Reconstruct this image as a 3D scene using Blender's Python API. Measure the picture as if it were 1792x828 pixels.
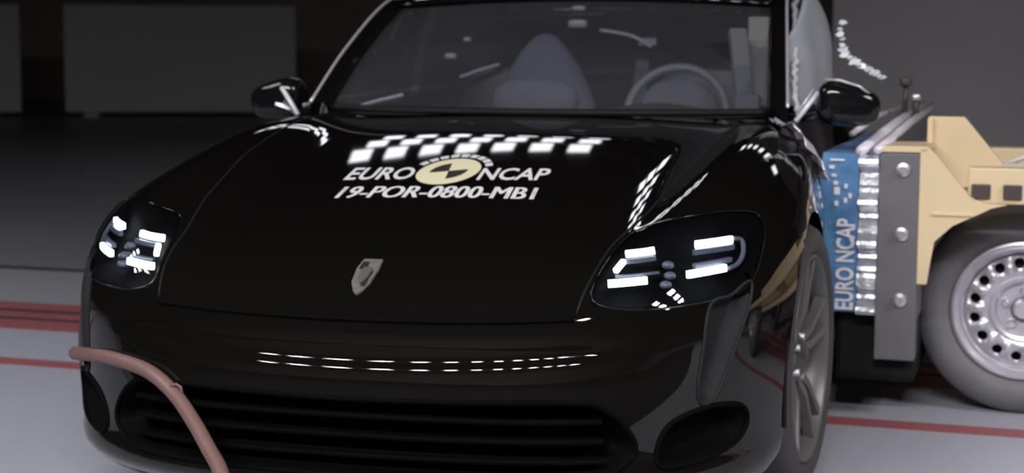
import bpy, bmesh, math, random
import numpy as np
from mathutils import Vector, Matrix

random.seed(7); np.random.seed(7)
scene = bpy.context.scene
C = scene.collection
for o in list(bpy.data.objects):
    bpy.data.objects.remove(o)

# ------------------------------------------------------------------ camera
cam_data = bpy.data.cameras.new('camera')
cam = bpy.data.objects.new('camera', cam_data); C.objects.link(cam)
cam_data.sensor_width = 36.0
cam_data.lens = 2885.0 / 1792.0 * 36.0
cam_data.clip_start = 0.05; cam_data.clip_end = 300
YAW, PIT, ROL = .247, -.111, .004
_f = Vector((-math.sin(YAW)*math.cos(PIT), math.cos(YAW)*math.cos(PIT), math.sin(PIT)))
_r = Vector((math.cos(YAW), math.sin(YAW), 0)); _u = _r.cross(_f)
_r2 = _r*math.cos(ROL) + _u*math.sin(ROL); _u2 = -_r*math.sin(ROL) + _u*math.cos(ROL)
cam.matrix_world = Matrix(((_r2.x, _u2.x, -_f.x, 1.222), (_r2.y, _u2.y, -_f.y, -4.291), (_r2.z, _u2.z, -_f.z, 1.143), (0, 0, 0, 1)))
cam_data.dof.use_dof = True; cam_data.dof.focus_distance = 2.95; cam_data.dof.aperture_fstop = 5.0
scene.camera = cam

# ------------------------------------------------------------------ world, exposure
world = bpy.data.worlds.new('hall_world'); scene.world = world; world.use_nodes = True
bg = world.node_tree.nodes['Background']
bg.inputs['Color'].default_value = (.55, .6, .75, 1); bg.inputs['Strength'].default_value = 0.01
scene.view_settings.view_transform = 'Standard'; scene.view_settings.look = 'None'
scene.view_settings.exposure = 0.0; scene.view_settings.gamma = 1.0
scene.view_settings.use_curve_mapping = False
# radiance of the lamp panels (front key bank, rear bank behind the car, added side and left fill banks)
L_FRONT, L_REAR, L_SIDE_FILL, L_LEFT_FILL = 235.0, 4.0, 105.0, 34.0

# ------------------------------------------------------------------ materials
def mat(name, col, rough=.5, metal=0., spec=.5, coat=0., emit=None, estr=0., noise=0., nscale=20., bump=0., bscale=80., trans=0., alpha=1., tint=None):
    m = bpy.data.materials.new(name); m.use_nodes = True
    nt = m.node_tree; b = nt.nodes['Principled BSDF']
    b.inputs['Base Color'].default_value = (*col, 1); b.inputs['Roughness'].default_value = rough
    b.inputs['Metallic'].default_value = metal; b.inputs['Specular IOR Level'].default_value = spec
    b.inputs['Coat Weight'].default_value = coat; b.inputs['Coat Roughness'].default_value = .03
    if trans: b.inputs['Transmission Weight'].default_value = trans
    if alpha < 1: b.inputs['Alpha'].default_value = alpha
    if emit: b.inputs['Emission Color'].default_value = (*emit, 1); b.inputs['Emission Strength'].default_value = estr
    if noise or bump:
        tc = nt.nodes.new('ShaderNodeTexCoord')
        if noise:
            n = nt.nodes.new('ShaderNodeTexNoise'); n.inputs['Scale'].default_value = nscale; n.inputs['Detail'].default_value = 5
            nt.links.new(tc.outputs['Object'], n.inputs['Vector'])
            mx = nt.nodes.new('ShaderNodeMix'); mx.data_type = 'RGBA'
            t = tint or tuple(min(1, c*(1+noise)) for c in col)
            mx.inputs['A'].default_value = (*[c*(1-noise) for c in col], 1); mx.inputs['B'].default_value = (*t, 1)
            nt.links.new(n.outputs['Fac'], mx.inputs['Factor']); nt.links.new(mx.outputs['Result'], b.inputs['Base Color'])
        if bump:
            n2 = nt.nodes.new('ShaderNodeTexNoise'); n2.inputs['Scale'].default_value = bscale; n2.inputs['Detail'].default_value = 3
            nt.links.new(tc.outputs['Object'], n2.inputs['Vector'])
            bp = nt.nodes.new('ShaderNodeBump'); bp.inputs['Strength'].default_value = bump; bp.inputs['Distance'].default_value = .01
            nt.links.new(n2.outputs['Fac'], bp.inputs['Height']); nt.links.new(bp.outputs['Normal'], b.inputs['Normal'])
    return m
def glass(name, col, refl=.045, tintv=.75, haze=0.):
    m = bpy.data.materials.new(name); m.use_nodes = True; nt = m.node_tree; nt.nodes.clear()
    out = nt.nodes.new('ShaderNodeOutputMaterial'); tr = nt.nodes.new('ShaderNodeBsdfTransparent'); gl = nt.nodes.new('ShaderNodeBsdfGlossy')
    lw = nt.nodes.new('ShaderNodeLayerWeight'); pw = nt.nodes.new('ShaderNodeMath'); fr = nt.nodes.new('ShaderNodeMath'); mx = nt.nodes.new('ShaderNodeMixShader')
    lw.inputs['Blend'].default_value = .5; pw.operation = 'POWER'; pw.inputs[1].default_value = 5; fr.operation = 'MULTIPLY_ADD'
    nt.links.new(lw.outputs['Facing'], pw.inputs[0]); nt.links.new(pw.outputs[0], fr.inputs[0])
    fr.inputs[1].default_value = .95; fr.inputs[2].default_value = refl; gl.inputs['Roughness'].default_value = .02
    tr.inputs['Color'].default_value = (*[c*tintv for c in col], 1)
    nt.links.new(fr.outputs[0], mx.inputs[0]); nt.links.new(tr.outputs[0], mx.inputs[1]); nt.links.new(gl.outputs[0], mx.inputs[2])
    if haze:  # pale diffuse mix puts the windscreen haze into the glass colour
        df = nt.nodes.new('ShaderNodeBsdfDiffuse'); df.inputs['Color'].default_value = (.62, .64, .74, 1); m2 = nt.nodes.new('ShaderNodeMixShader')
        n = nt.nodes.new('ShaderNodeTexNoise'); n.inputs['Scale'].default_value = 3.; mr = nt.nodes.new('ShaderNodeMapRange')
        mr.inputs['To Min'].default_value = haze*.7; mr.inputs['To Max'].default_value = haze*1.3
        nt.links.new(n.outputs['Fac'], mr.inputs['Value']); nt.links.new(mr.outputs[0], m2.inputs[0])
        nt.links.new(mx.outputs[0], m2.inputs[1]); nt.links.new(df.outputs[0], m2.inputs[2]); mx = m2
    nt.links.new(mx.outputs[0], out.inputs[0]); return m
def emis(name, col, s):
    m = bpy.data.materials.new(name); m.use_nodes = True; nt = m.node_tree; nt.nodes.clear()
    out = nt.nodes.new('ShaderNodeOutputMaterial'); e = nt.nodes.new('ShaderNodeEmission')
    e.inputs['Color'].default_value = (*col, 1); e.inputs['Strength'].default_value = s; nt.links.new(e.outputs[0], out.inputs[0]); return m
M = dict(
    paint=mat('black_gloss_paint', (.0048, .0041, .0038), .025, spec=.5),
    gloss=mat('black_gloss_plastic', (.006, .006, .007), .12),
    matte=mat('black_matte_plastic', (.008, .008, .008), .6, spec=.25),
    housing=mat('headlight_housing_black', (.0014, .0013, .0014), .75, spec=.06),
    satin=mat('dark_grey_satin_plastic', (.016, .017, .019), .6, spec=.12, noise=.15),
    rubber=mat('tyre_rubber', (.045, .042, .047), .62, noise=.2, nscale=9, bump=.15),
    trubber=mat('trolley_tyre_rubber', (.15, .15, .163), .6, noise=.12, nscale=8, bump=.1),
    alloy=mat('alloy_grey', (.13, .125, .125), .4, metal=.3, noise=.1),
    darkalloy=mat('dark_alloy', (.10, .10, .105), .35, metal=.7),
    disc=mat('brake_disc_steel', (.22, .21, .21), .4, metal=.9),
    steel=mat('silver_wheel_steel', (.62, .62, .68), .32, metal=.55, noise=.08),
    chrome=mat('bright_silver', (.75, .74, .80), .28, metal=.45),
    pale=mat('pale_silver_paint', (.80, .77, .86), .3, metal=.1),
    crumple=mat('crumpled_bare_metal', (.55, .53, .60), .3, metal=.25, bump=.6, bscale=30),
    foil=mat('aluminium_foil', (.66, .67, .72), .34, metal=.7, noise=.2, nscale=14, bump=.8, bscale=18),
    blue=mat('blue_barrier_film', (.075, .22, .48), .32, noise=.25, nscale=7, tint=(.16, .36, .62), bump=.35, bscale=25),
    white=mat('white_print', (.80, .80, .84), .5),
    cream=mat('cream_yellow_print', (.82, .78, .52), .5),
    blackprint=mat('black_print', (.02, .018, .01), .5),
    beige=mat('beige_painted_steel', (.76, .61, .38), .5, noise=.07, nscale=5),
    beigelight=mat('pale_cream_pipe', (.78, .74, .66), .4),
    plate=mat('dark_grey_steel_plate', (.145, .143, .16), .5, noise=.15, nscale=6),
    bolt=mat('zinc_bolt', (.75, .74, .78), .3, metal=.8),
    dash=mat('dashboard_vinyl', (.022, .022, .026), .6, noise=.15),
    seat=mat('seat_black_leather', (.016, .015, .016), .5),
    airbag=mat('grey_airbag_fabric', (.085, .085, .095), .8, noise=.1, nscale=4),
    airbagblue=mat('blue_grey_airbag_fabric', (.060, .064, .085), .8, noise=.15, nscale=3),
    curtain=mat('pale_curtain_airbag', (.34, .37, .42), .7, noise=.2, nscale=5),
    wheelrim=mat('steering_leather_grey', (.11, .11, .118), .5),
    trimlight=mat('light_trim', (.22, .24, .25), .35),
    hose=mat('faded_red_hose', (.155, .088, .08), .55, noise=.12, nscale=10),
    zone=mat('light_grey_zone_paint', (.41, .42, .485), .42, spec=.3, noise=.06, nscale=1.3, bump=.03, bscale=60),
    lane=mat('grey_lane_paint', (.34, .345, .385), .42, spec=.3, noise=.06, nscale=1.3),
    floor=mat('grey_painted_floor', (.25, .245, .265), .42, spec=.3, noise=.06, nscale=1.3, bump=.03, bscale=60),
    mat_=mat('added_mat_black', (.012, .012, .012), .8, spec=.2, noise=.2),
    red=mat('red_floor_paint', (.34, .11, .12), .5, noise=.15, nscale=4),
    groove=mat('dark_floor_channel', (.05, .04, .045), .6),
    wall=mat('dark_wall_paint', (.72, .58, .54), .9, spec=.1, noise=.25, nscale=.6),
    walllight=mat('grey_wall_plaster', (.46, .44, .47), .9, spec=.1, noise=.25, nscale=.5),
    panel=mat('grey_wall_panel', (.70, .72, .72), .85, spec=.1, noise=.1, nscale=.5),
    ceiling=mat('dark_ceiling', (.03, .03, .034), .9, spec=.1, noise=.2, nscale=.5),
    truss=mat('black_truss', (.02, .02, .02), .5),
    led=emis('white_led', (.86, .92, 1.), 7.0),
    leddim=mat('frosted_light_guide', (.10, .115, .14), .3),
    lampf=emis('key_lamp_panel', (1., .965, .98), L_FRONT),
    lampr=emis('rear_lamp_panel', (.93, .92, 1.), L_REAR),
    leftfill=emis('added_left_panel', (.97, .97, 1.), L_LEFT_FILL),
    lamps=emis('added_side_panel', (1., .96, .95), L_SIDE_FILL),
    screen=glass('windscreen_glass', (.90, .93, 1.), .05, .9, haze=.048),
    darkglass=glass('tinted_side_glass', (.4, .42, .45), .05, .6),
    lens=glass('headlight_lens', (.9, .93, 1.), .04, .95),
    shard=mat('glass_shard', (.75, .78, .84), .1, spec=1.),
    mirror=mat('mirror_glass', (.5, .5, .55), .05, metal=1.),
    badge=mat('badge_metal', (.32, .30, .29), .35, metal=.6, noise=.3, nscale=60),
    brown=mat('brown_bracket', (.06, .05, .05), .5),
    seatbelt=mat('grey_pillar_cloth', (.13, .125, .125), .8),
)

# ------------------------------------------------------------------ helpers
def mesh_obj(name, verts, faces, m, parent=None, smooth=False, normals=None, loc=None):
    me = bpy.data.meshes.new(name); me.from_pydata([tuple(map(float, v)) for v in verts], [], [tuple(map(int, f)) for f in faces]); me.update()
    if m: me.materials.append(M[m])
    if smooth or normals is not None: me.polygons.foreach_set('use_smooth', [True]*len(me.polygons))
    if normals is not None: me.normals_split_custom_set_from_vertices([tuple(map(float, n)) for n in normals])
    o = bpy.data.objects.new(name, me); C.objects.link(o)
    if parent: o.parent = parent
    if loc: o.location = loc
    return o
def bm_obj(name, bm, m, parent=None, smooth=False, bevel=0., loc=None):
    if bevel: bmesh.ops.bevel(bm, geom=list(bm.edges), offset=bevel, segments=2, affect='EDGES', profile=.6)
    bmesh.ops.recalc_face_normals(bm, faces=bm.faces)
    me = bpy.data.meshes.new(name); bm.to_mesh(me); bm.free()
    if m: me.materials.append(M[m])
    if smooth: me.polygons.foreach_set('use_smooth', [True]*len(me.polygons))
    o = bpy.data.objects.new(name, me); C.objects.link(o)
    if parent: o.parent = parent
    if loc: o.location = loc
    return o
def box_bm(bm, a, b):
    r = bmesh.ops.create_cube(bm, size=1)
    for v in r['verts']:
        v.co = Vector([(a[i]+b[i])/2 + v.co[i]*(b[i]-a[i]) for i in range(3)])
    return r
def box(name, a, b, m, parent=None, bevel=.004):
    bm = bmesh.new(); box_bm(bm, a, b); return bm_obj(name, bm, m, parent, bevel=bevel)
def prism(name, poly, y0, y1, m, parent=None, bevel=.004):
    """polygon in (x,z) extruded along y"""
    bm = bmesh.new(); n = len(poly)
    a = [bm.verts.new((p[0], y0, p[1])) for p in poly]; b = [bm.verts.new((p[0], y1, p[1])) for p in poly]
    bm.faces.new(a); bm.faces.new(b[::-1])
    for i in range(n): bm.faces.new((a[i], b[i], b[(i+1) % n], a[(i+1) % n]))
    return bm_obj(name, bm, m, parent, bevel=bevel)
def smoothpath(pts, n=8):
    pts = [np.array(p, float) for p in pts]; P = [2*pts[0]-pts[1]] + pts + [2*pts[-1]-pts[-2]]; out = []
    for i in range(1, len(P)-2):
        for k in range(n):
            t = k/n; a, b, c, d = P[i-1], P[i], P[i+1], P[i+2]
            out.append(.5*((2*b)+(-a+c)*t+(2*a-5*b+4*c-d)*t*t+(-a+3*b-3*c+d)*t**3))
    out.append(pts[-1]); return out
def tube(name, pts, r, m, parent=None, seg=10, closed=False, flat=None, up=(0, 0, 1)):
    """sweep of a circle (or, with flat=(w,h), a rounded rectangle) along points"""
    pts = [Vector(p) for p in pts]; n = len(pts); V = []; Fc = []
    R = r if isinstance(r, (list, tuple, np.ndarray)) else [r]*n
    prev = None
    for i, p in enumerate(pts):
        if closed: t = pts[(i+1) % n]-pts[i-1]
        else: t = pts[min(i+1, n-1)]-pts[max(i-1, 0)]
        t.normalize()
        ref = Vector(up) if prev is None else prev
        if abs(ref.dot(t)) > .98: ref = Vector((1, 0, 0)) if abs(t.x) < .9 else Vector((0, 1, 0))
        nn = (ref - t*ref.dot(t)).normalized(); prev = nn; bb = t.cross(nn)
        for k in range(seg):
            a = 2*math.pi*k/seg; c, s = math.cos(a), math.sin(a)
            if flat:
                e = .35
                c2 = math.copysign(abs(c)**e, c)*flat[0]; s2 = math.copysign(abs(s)**e, s)*flat[1]
                V.append(p + bb*c2 + nn*s2)
            else: V.append(p + (nn*c + bb*s)*R[i])
    rng = n if closed else n-1
    for i in range(rng):
        for k in range(seg):
            j = (i+1) % n
            Fc.append((i*seg+k, i*seg+(k+1) % seg, j*seg+(k+1) % seg, j*seg+k))
    if not closed:
        Fc.append(tuple(range(seg))[::-1]); Fc.append(tuple((n-1)*seg+k for k in range(seg)))
    o = mesh_obj(name, V, Fc, m, parent, smooth=not flat)
    return o
def lathe(name, prof, axis, m, parent=None, seg=48, center=(0, 0, 0), smooth=True, closed=False):
    """prof = [(along axis, radius)]; axis 'x' or 'y' or 'z'"""
    V = []; Fc = []; n = len(prof)
    for k in range(seg):
        a = 2*math.pi*k/seg; c, s = math.cos(a), math.sin(a)
        for (t, r) in prof:
            if axis == 'x': v = (t, r*c, r*s)
            elif axis == 'y': v = (r*c, t, r*s)
            else: v = (r*c, r*s, t)
            V.append([v[i]+center[i] for i in range(3)])
    for k in range(seg):
        k2 = (k+1) % seg
        for i in range(n if closed else n-1):
            i2 = (i+1) % n
            Fc.append((k*n+i, k*n+i2, k2*n+i2, k2*n+i))
    o = mesh_obj(name, V, Fc, m, parent, smooth=smooth)
    bm = bmesh.new(); bm.from_mesh(o.data); bmesh.ops.remove_doubles(bm, verts=bm.verts, dist=1e-6); bmesh.ops.recalc_face_normals(bm, faces=bm.faces); bm.to_mesh(o.data); bm.free()
    o.data.polygons.foreach_set('use_smooth', [smooth]*len(o.data.polygons))
    if smooth:
        try: o.data.set_sharp_from_angle(angle=math.radians(40))
        except Exception: pass
    return o
def superell(name, c, r, m, parent=None, e=.7, nu=28, nv=16, fn=None):
    V = []; Fc = []
    sp = lambda v: math.copysign(abs(v)**e, v)
    for i in range(nv+1):
        ph = -math.pi/2 + math.pi*i/nv
        for k in range(nu):
            th = 2*math.pi*k/nu
            p = np.array([sp(math.cos(ph))*sp(math.cos(th)), sp(math.cos(ph))*sp(math.sin(th)), sp(math.sin(ph))])
            if fn: p = np.array(fn(p))
            V.append(np.array(c)+p*np.array(r))
    for i in range(nv):
        for k in range(nu):
            Fc.append((i*nu+k, i*nu+(k+1) % nu, (i+1)*nu+(k+1) % nu, (i+1)*nu+k))
    return mesh_obj(name, V, Fc, m, parent, smooth=True)
def grid_obj(name, P, m, parent=None, thick=0., smooth=True):
    P = np.asarray(P, float); a, b = P.shape[:2]; V = P.reshape(-1, 3); Fc = []
    for i in range(a-1):
        for j in range(b-1): Fc.append((i*b+j, (i+1)*b+j, (i+1)*b+j+1, i*b+j+1))
    o = mesh_obj(name, V, Fc, m, parent, smooth=smooth)
    if thick:
        md = o.modifiers.new('thickness', 'SOLIDIFY'); md.thickness = thick; md.offset = -1
    return o
def thing(name, label, cat, loc=(0, 0, 0), rotz=0., group=None):
    o = bpy.data.objects.new(name, None); C.objects.link(o); o.empty_display_size = .1
    o.location = loc; o.rotation_euler = (0, 0, rotz); o['label'] = label; o['category'] = cat
    if group: o['group'] = group
    return o
def tag(o, label, cat, group=None):
    o['label'] = label; o['category'] = cat
    if group: o['group'] = group
    return o
def struct(o): o['kind'] = 'structure'; return o
def copy_tree(o, parent=None):
    c = o.copy(); C.objects.link(c); c.parent = parent
    for ch in list(o.children): copy_tree(ch, c)
    return c
def text_mesh(s, offset=0.0):
    cu = bpy.data.curves.new('t', 'FONT'); cu.body = s; cu.size = 1; cu.offset = offset; cu.resolution_u = 3
    ob = bpy.data.objects.new('t', cu); C.objects.link(ob); bpy.context.view_layer.update()
    dg = bpy.context.evaluated_depsgraph_get(); me = bpy.data.meshes.new_from_object(ob.evaluated_get(dg))
    bpy.data.objects.remove(ob); bm = bmesh.new(); bm.from_mesh(me)
    bmesh.ops.triangulate(bm, faces=bm.faces)
    bmesh.ops.subdivide_edges(bm, edges=[e for e in bm.edges if e.calc_length() > .25], cuts=2)
    bm.verts.index_update(); V = np.array([v.co[:] for v in bm.verts]); Fc = []
    for f in bm.faces: Fc.append([v.index for v in f.verts])
    bm.free(); V[:, 0] -= V[:, 0].min(); w = V[:, 0].max(); V[:, 0] /= w
    y0, y1 = V[:, 1].min(), V[:, 1].max(); V[:, 1] = (V[:, 1]-y0)/(y1-y0)
    return V, Fc      # unit square text

# ================================================================== setting: the crash hall
A4 = -math.radians(4.0)                      # the track runs 4 degrees off the car's cross axis
def TX(x, y): return (x*math.cos(A4)-y*math.sin(A4), x*math.sin(A4)+y*math.cos(A4))
floor = struct(box('floor', (-34, -16, -.2), (26, 32, 0), 'floor', bevel=0))
mat_o = box('added_dark_mat', (-9.0, -15.5, .0005), (9.0, -1.3, .006), 'mat_', bevel=.002)  # added out of view so the bumper mirrors a dark floor
tag(mat_o, 'added dark mat out of view, keeps the bumper reflections dark', 'mat')
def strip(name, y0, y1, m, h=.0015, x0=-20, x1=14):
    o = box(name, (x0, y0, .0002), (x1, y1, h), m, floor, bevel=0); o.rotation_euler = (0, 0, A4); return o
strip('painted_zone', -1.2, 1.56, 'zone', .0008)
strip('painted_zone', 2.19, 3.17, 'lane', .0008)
strip('painted_line', .885, 1.0, 'red')
strip('painted_line', 1.56, 1.77, 'red')
strip('channel', 1.77, 1.825, 'groove', .0012)
strip('painted_line', 1.825, 1.955, 'red')
strip('channel', 1.955, 2.02, 'groove', .0012)
strip('painted_line', 2.02, 2.19, 'red')
strip('channel', 3.17, 3.27, 'groove', .0012)
struct(box('wall_back', (-34, 31, 0), (26, 31.4, 9), 'wall', bevel=0))
struct(box('wall_left', (-34.4, -16, 0), (-34, 32, 9), 'wall', bevel=0))
struct(box('wall_right', (26, -16, 0), (26.4, 32, 9), 'wall', bevel=0))
struct(box('wall_front', (-34, -16.4, 0), (26, -16, 9), 'wall', bevel=0))
struct(box('ceiling', (-34, -16, 9), (26, 32, 9.3), 'ceiling', bevel=0))
struct(box('wall_partition', (.35, 11.0, 0), (7.5, 11.3, 5.0), 'walllight', bevel=.02))
def standing_panel(x0, y0, x1, y1, h, label):
    d = Vector((x1-x0, y1-y0, 0)); L = d.length; t = thing('standing_panel', label, 'panel', (x0, y0, 0), math.atan2(d.y, d.x), 'grey panels along the back of the hall')
    box('board', (0, -.06, .08), (L, .06, h), 'panel', t, bevel=.05)
    for k in (0.12, .88): box('foot', (L*k-.12, -.35, 0), (L*k+.12, .35, .085), 'wall', t, bevel=.01)
    return t
standing_panel(-13.34, 21.67, -9.6, 23.05, 1.95, 'large dark grey standing panel at the back, nearest to the car')
standing_panel(-18.0, 20.0, -14.05, 21.45, 1.95, 'dark grey standing panel at the far left edge of the picture')

# lamp banks above the track: trusses carrying floodlights
def lamp_bank(label, x0, x1, ys, z, lamps, panel, size, tilt=0., group=None):
    t = thing('lamp_bank', label, 'lamps', ((x0+x1)/2, ys[0], z), 0.)
    for yy in ys:
        tube('truss_tube', [((x0-x1)/2-.3, yy-ys[0], .16), ((x1-x0)/2+.3, yy-ys[0], .16)], .03, 'truss', t)
    for k in (-1, 1):
        tube('hanger', [(k*(x1-x0)/2, (ys[-1]-ys[0])/2, .16), (k*(x1-x0)/2, (ys[-1]-ys[0])/2, 9-z)], .025, 'truss', t)
    hous = None
    for (lx, ly) in lamps:
        w, d = size
        if hous is None:
            bm = bmesh.new()
            box_bm(bm, (-w/2-.03, -d/2-.03, .012), (w/2+.03, d/2+.03, .13))
            hous = bm_obj('floodlight', bm, 'truss', t, bevel=.01)
            pn = mesh_obj('lamp_panel', [(-w/2, -d/2, 0), (w/2, -d/2, 0), (w/2, d/2, 0), (-w/2, d/2, 0)], [(0, 3, 2, 1)], panel, hous)
            h = hous
        else:
            h = hous.copy(); C.objects.link(h); h.parent = t
            c = pn.copy(); C.objects.link(c); c.parent = h
        h.location = (lx-(x0+x1)/2, ly-ys[0], 0); h.rotation_euler = (tilt, 0, 0)
    return t
lamp_bank('row of bright floodlights on a truss over the floor ahead of the car', -3.7, 3.0, [-6.0], 4.6,
          [(x, -6.0) for x in np.linspace(-3.5, 2.8, 13)], 'lampf', (.22, .50))
lamp_bank('added unseen side row of floodlights, brightens the trolley and front wheel', 5.2, 7.2, [-2.6, -1.6], 4.4,
          [(x, y) for y in (-2.6, -1.6) for x in (5.3, 6.2, 7.1)], 'lamps', (.5, .35), tilt=0)  # added fill bank, lifts the trolley and front wheel
lamp_bank('block of floodlights on a truss high behind the car', -4.9, 3.6, [10.75, 11.35, 12.05], 5.6,
          [(-4.75+.46*k, y+.07*(6-k)) for y in (10.75, 11.35, 12.0) for k in range(7)] + [(.3+.55*k, 12.05) for k in range(6)], 'lampr', (.25, .24), tilt=-.5)
lamp_bank('added unseen row of floodlights, brightens the floor left of the car', -5.8, -3.8, [-.6, .3], 4.4,
          [(x, y) for y in (-.6, .3) for x in (-5.6, -4.8, -4.0)], 'leftfill', (.45, .30))  # added fill bank, lifts the floor at the left

# ================================================================== the car
car = thing('car', 'black glossy sports saloon with lit headlights being struck on its side', 'car')
# ---- body surface: implicit side, top, nose and tail sheets blended together
def spline(xs, ys):
    """natural cubic spline, linear outside"""
    xs=np.asarray(xs,float); ys=np.asarray(ys,float); n=len(xs); h=np.diff(xs)
    A=np.eye(n); b=np.zeros(n)
    for i in range(1,n-1):
        A[i,i-1]=h[i-1]; A[i,i]=2*(h[i-1]+h[i]); A[i,i+1]=h[i]
        b[i]=6*((ys[i+1]-ys[i])/h[i]-(ys[i]-ys[i-1])/h[i-1])
    M=np.linalg.solve(A,b)
    def f(q):
        q=np.asarray(q,float); qc=np.clip(q,xs[0],xs[-1])
        i=np.clip(np.searchsorted(xs,qc)-1,0,n-2); t=qc-xs[i]; hh=h[i]
        a=(M[i+1]-M[i])/(6*hh); c=(ys[i+1]-ys[i])/hh-hh*(2*M[i]+M[i+1])/6
        v=a*t**3+M[i]/2*t*t+c*t+ys[i]
        s0=(ys[1]-ys[0])/h[0]-h[0]*(2*M[0]+M[1])/6
        s1=(ys[-1]-ys[-2])/h[-1]+h[-1]*(M[-2]+2*M[-1])/6
        return v+np.where(q<xs[0],(q-xs[0])*s0,0)+np.where(q>xs[-1],(q-xs[-1])*s1,0)
    return f
hood_z=spline([-.98,-.9,-.82,-.7,-.5,-.2,0,.12,.28,.45,.62,.95,1.3,2.0,3.0,3.6,4.1],
              [.53,.596,.640,.685,.735,.797,.835,.857,.886,.9145,.936,.958,.985,1.02,1.03,1.02,.99])
crest_a=spline([-.95,-.75,-.6,-.3,0,.4,.9,1.3,4.2],[.02,.055,.068,.075,.068,.05,.01,0,0])
crest_x=spline([-.9,-.5,0,.5,1.0,4.2],[.66,.70,.725,.745,.75,.75])
side_w=spline([-.95,-.5,-.2,0,.3,.7,1.4,2.2,2.9,3.4,3.8,4.1],
              [.915,.948,.958,.962,.952,.94,.945,.955,.983,.968,.91,.84])
side_p=spline([.1,.17,.26,.4,.55,.66,.78,.9,1.0,1.1],
              [-.10,-.055,-.018,-.005,0.,.004,-.012,-.045,-.095,-.16])
nose_y=spline([.10,.15,.18,.24,.32,.40,.48,.56,.63,.69,.75,.85],
              [-.84,-.885,-.925,-.925,-.925,-.93,-.925,-.912,-.875,-.825,-.74,-.50])
tail_y=spline([.1,.2,.4,.6,.8,.95,1.05],[3.85,3.95,4.0,4.03,4.02,4.03,3.98])
def top(x,y):
    return hood_z(y)+crest_a(y)*np.exp(-((x-crest_x(y))/.13)**2)-.018*np.minimum(x/.65,1.6)**2
def side(y,z): return side_w(y)+side_p(z)
def ledge_z(x): return .461+.022*(x/.5)**2
def nose(x,z):
    s=1/(1+np.exp(-(z-ledge_z(x))/.0042)); fade=np.clip((.66-x)/.18,0,1); fade=fade*fade*(3-2*fade)
    r=x/.93
    return nose_y(z)+.013*s*fade*np.clip((.62-z)/.12,0,1)+.37*r**4+.10*r**2+.10*r**12
def tail(x,z):
    r=x/.93
    return tail_y(z)-.30*r**4-.06*r*r
def sst(a,b,v):
    t=np.clip((v-a)/(b-a),0,1); return t*t*(3-2*t)
def crush(x,y,z): return .12*sst(.0,.3,x)*sst(.45,1.0,y)*(1-sst(2.2,2.8,y))
def smax(a,b,k): return .5*(a+b+np.sqrt((a-b)**2+k*k))
def F(p):
    x=np.abs(p[...,0]); y=p[...,1]; z=p[...,2]
    s=x-side(y,z)+crush(p[...,0],y,z); t=(z-top(x,y))*.97; n=(nose(x,z)-y)*.9; r=y-tail(x,z)
    return smax(smax(smax(s,t,.06),n,.05),r,.08)
def grad(p,h=1e-4):
    g=np.empty(p.shape)
    for i in range(3):
        d=np.zeros(3); d[i]=h
        g[...,i]=(F(p+d)-F(p-d))/(2*h)
    return g
def project(p,it=12):
    p=p.copy()
    for _ in range(it):
        g=grad(p); st=F(p)[...,None]*g/np.maximum((g*g).sum(-1),.2)[...,None]
        L=np.linalg.norm(st,axis=-1,keepdims=True)
        p-=st*np.minimum(1,.05/np.maximum(L,1e-9))
    return p

def normal_at(p):
    g = grad(p); return g/np.linalg.norm(g, axis=-1, keepdims=True)
def hood_at(x, y):
    x = np.asarray(x, float); y = np.asarray(y, float); z = top(np.abs(x), y)
    for _ in range(8):
        p = np.stack([x, y, z], -1); e = np.array([0, 0, 1e-4]); fz = (F(p+e)-F(p-e))/2e-4
        z = z-F(p)/np.maximum(fz, .3)
    return np.stack([x, y, z], -1)
def nose_at(x, z):
    x = np.asarray(x, float); z = np.asarray(z, float); y = nose(np.abs(x), z)+.05
    for _ in range(14):
        p = np.stack([x, y, z], -1); e = np.array([0, 1e-4, 0]); fy = (F(p+e)-F(p-e))/2e-4
        y = y-np.clip(F(p)/np.minimum(fy, -.25), -.06, .06)
    return np.stack([x, y, z], -1)

ARCH_R, WZ = .392, .352
NL, NU = 110, 76          # rows below / above the bonnet edge
xf = np.concatenate([np.linspace(0, .50, 40, endpoint=False), np.linspace(.50, .885, 70)])
ys_ = np.concatenate([np.linspace(-.43, -.392, 4, endpoint=False), -.392*np.cos(np.linspace(0, math.pi, 56)), np.linspace(.41, 2.50, 60),
                      2.9-.40*np.cos(np.linspace(0, math.pi, 40)), np.linspace(3.31, 3.60, 10)])
xr = np.linspace(.86, 0, 24)
tl = np.linspace(0, 1, NL); tu = np.linspace(0, 1, NU+1)[1:]
def belt_y(y): return np.interp(y, [-.5, 0, .4, .8, 1.2, 3.2, 3.6], [.975, 1.0, 1.04, 1.15, 1.32, 3.2, 3.45])
def belt_z(y): return np.interp(y, [.9, 1.3, 2.6, 3.5], [.955, .972, .985, .99])
cols = []
for x in xf:
    k = x/.885; zt = .60; z = .155+(zt-.155)*tl
    lo = np.stack([np.full(NL, x), nose(np.full(NL, x), z), z], -1)
    y8 = lo[-1, 1]; xc = x*(1-.15*k); yc = .80+.17*(xc/.76)**2
    t = tu; yy = y8+(yc-y8)*t**1.25; xx = x+(xc-x)*t
    zz = np.minimum(top(xx, yy), zt+(t*.9)**.5*.45)
    cols.append(np.concatenate([lo, np.stack([xx, yy, zz], -1)]))
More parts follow.
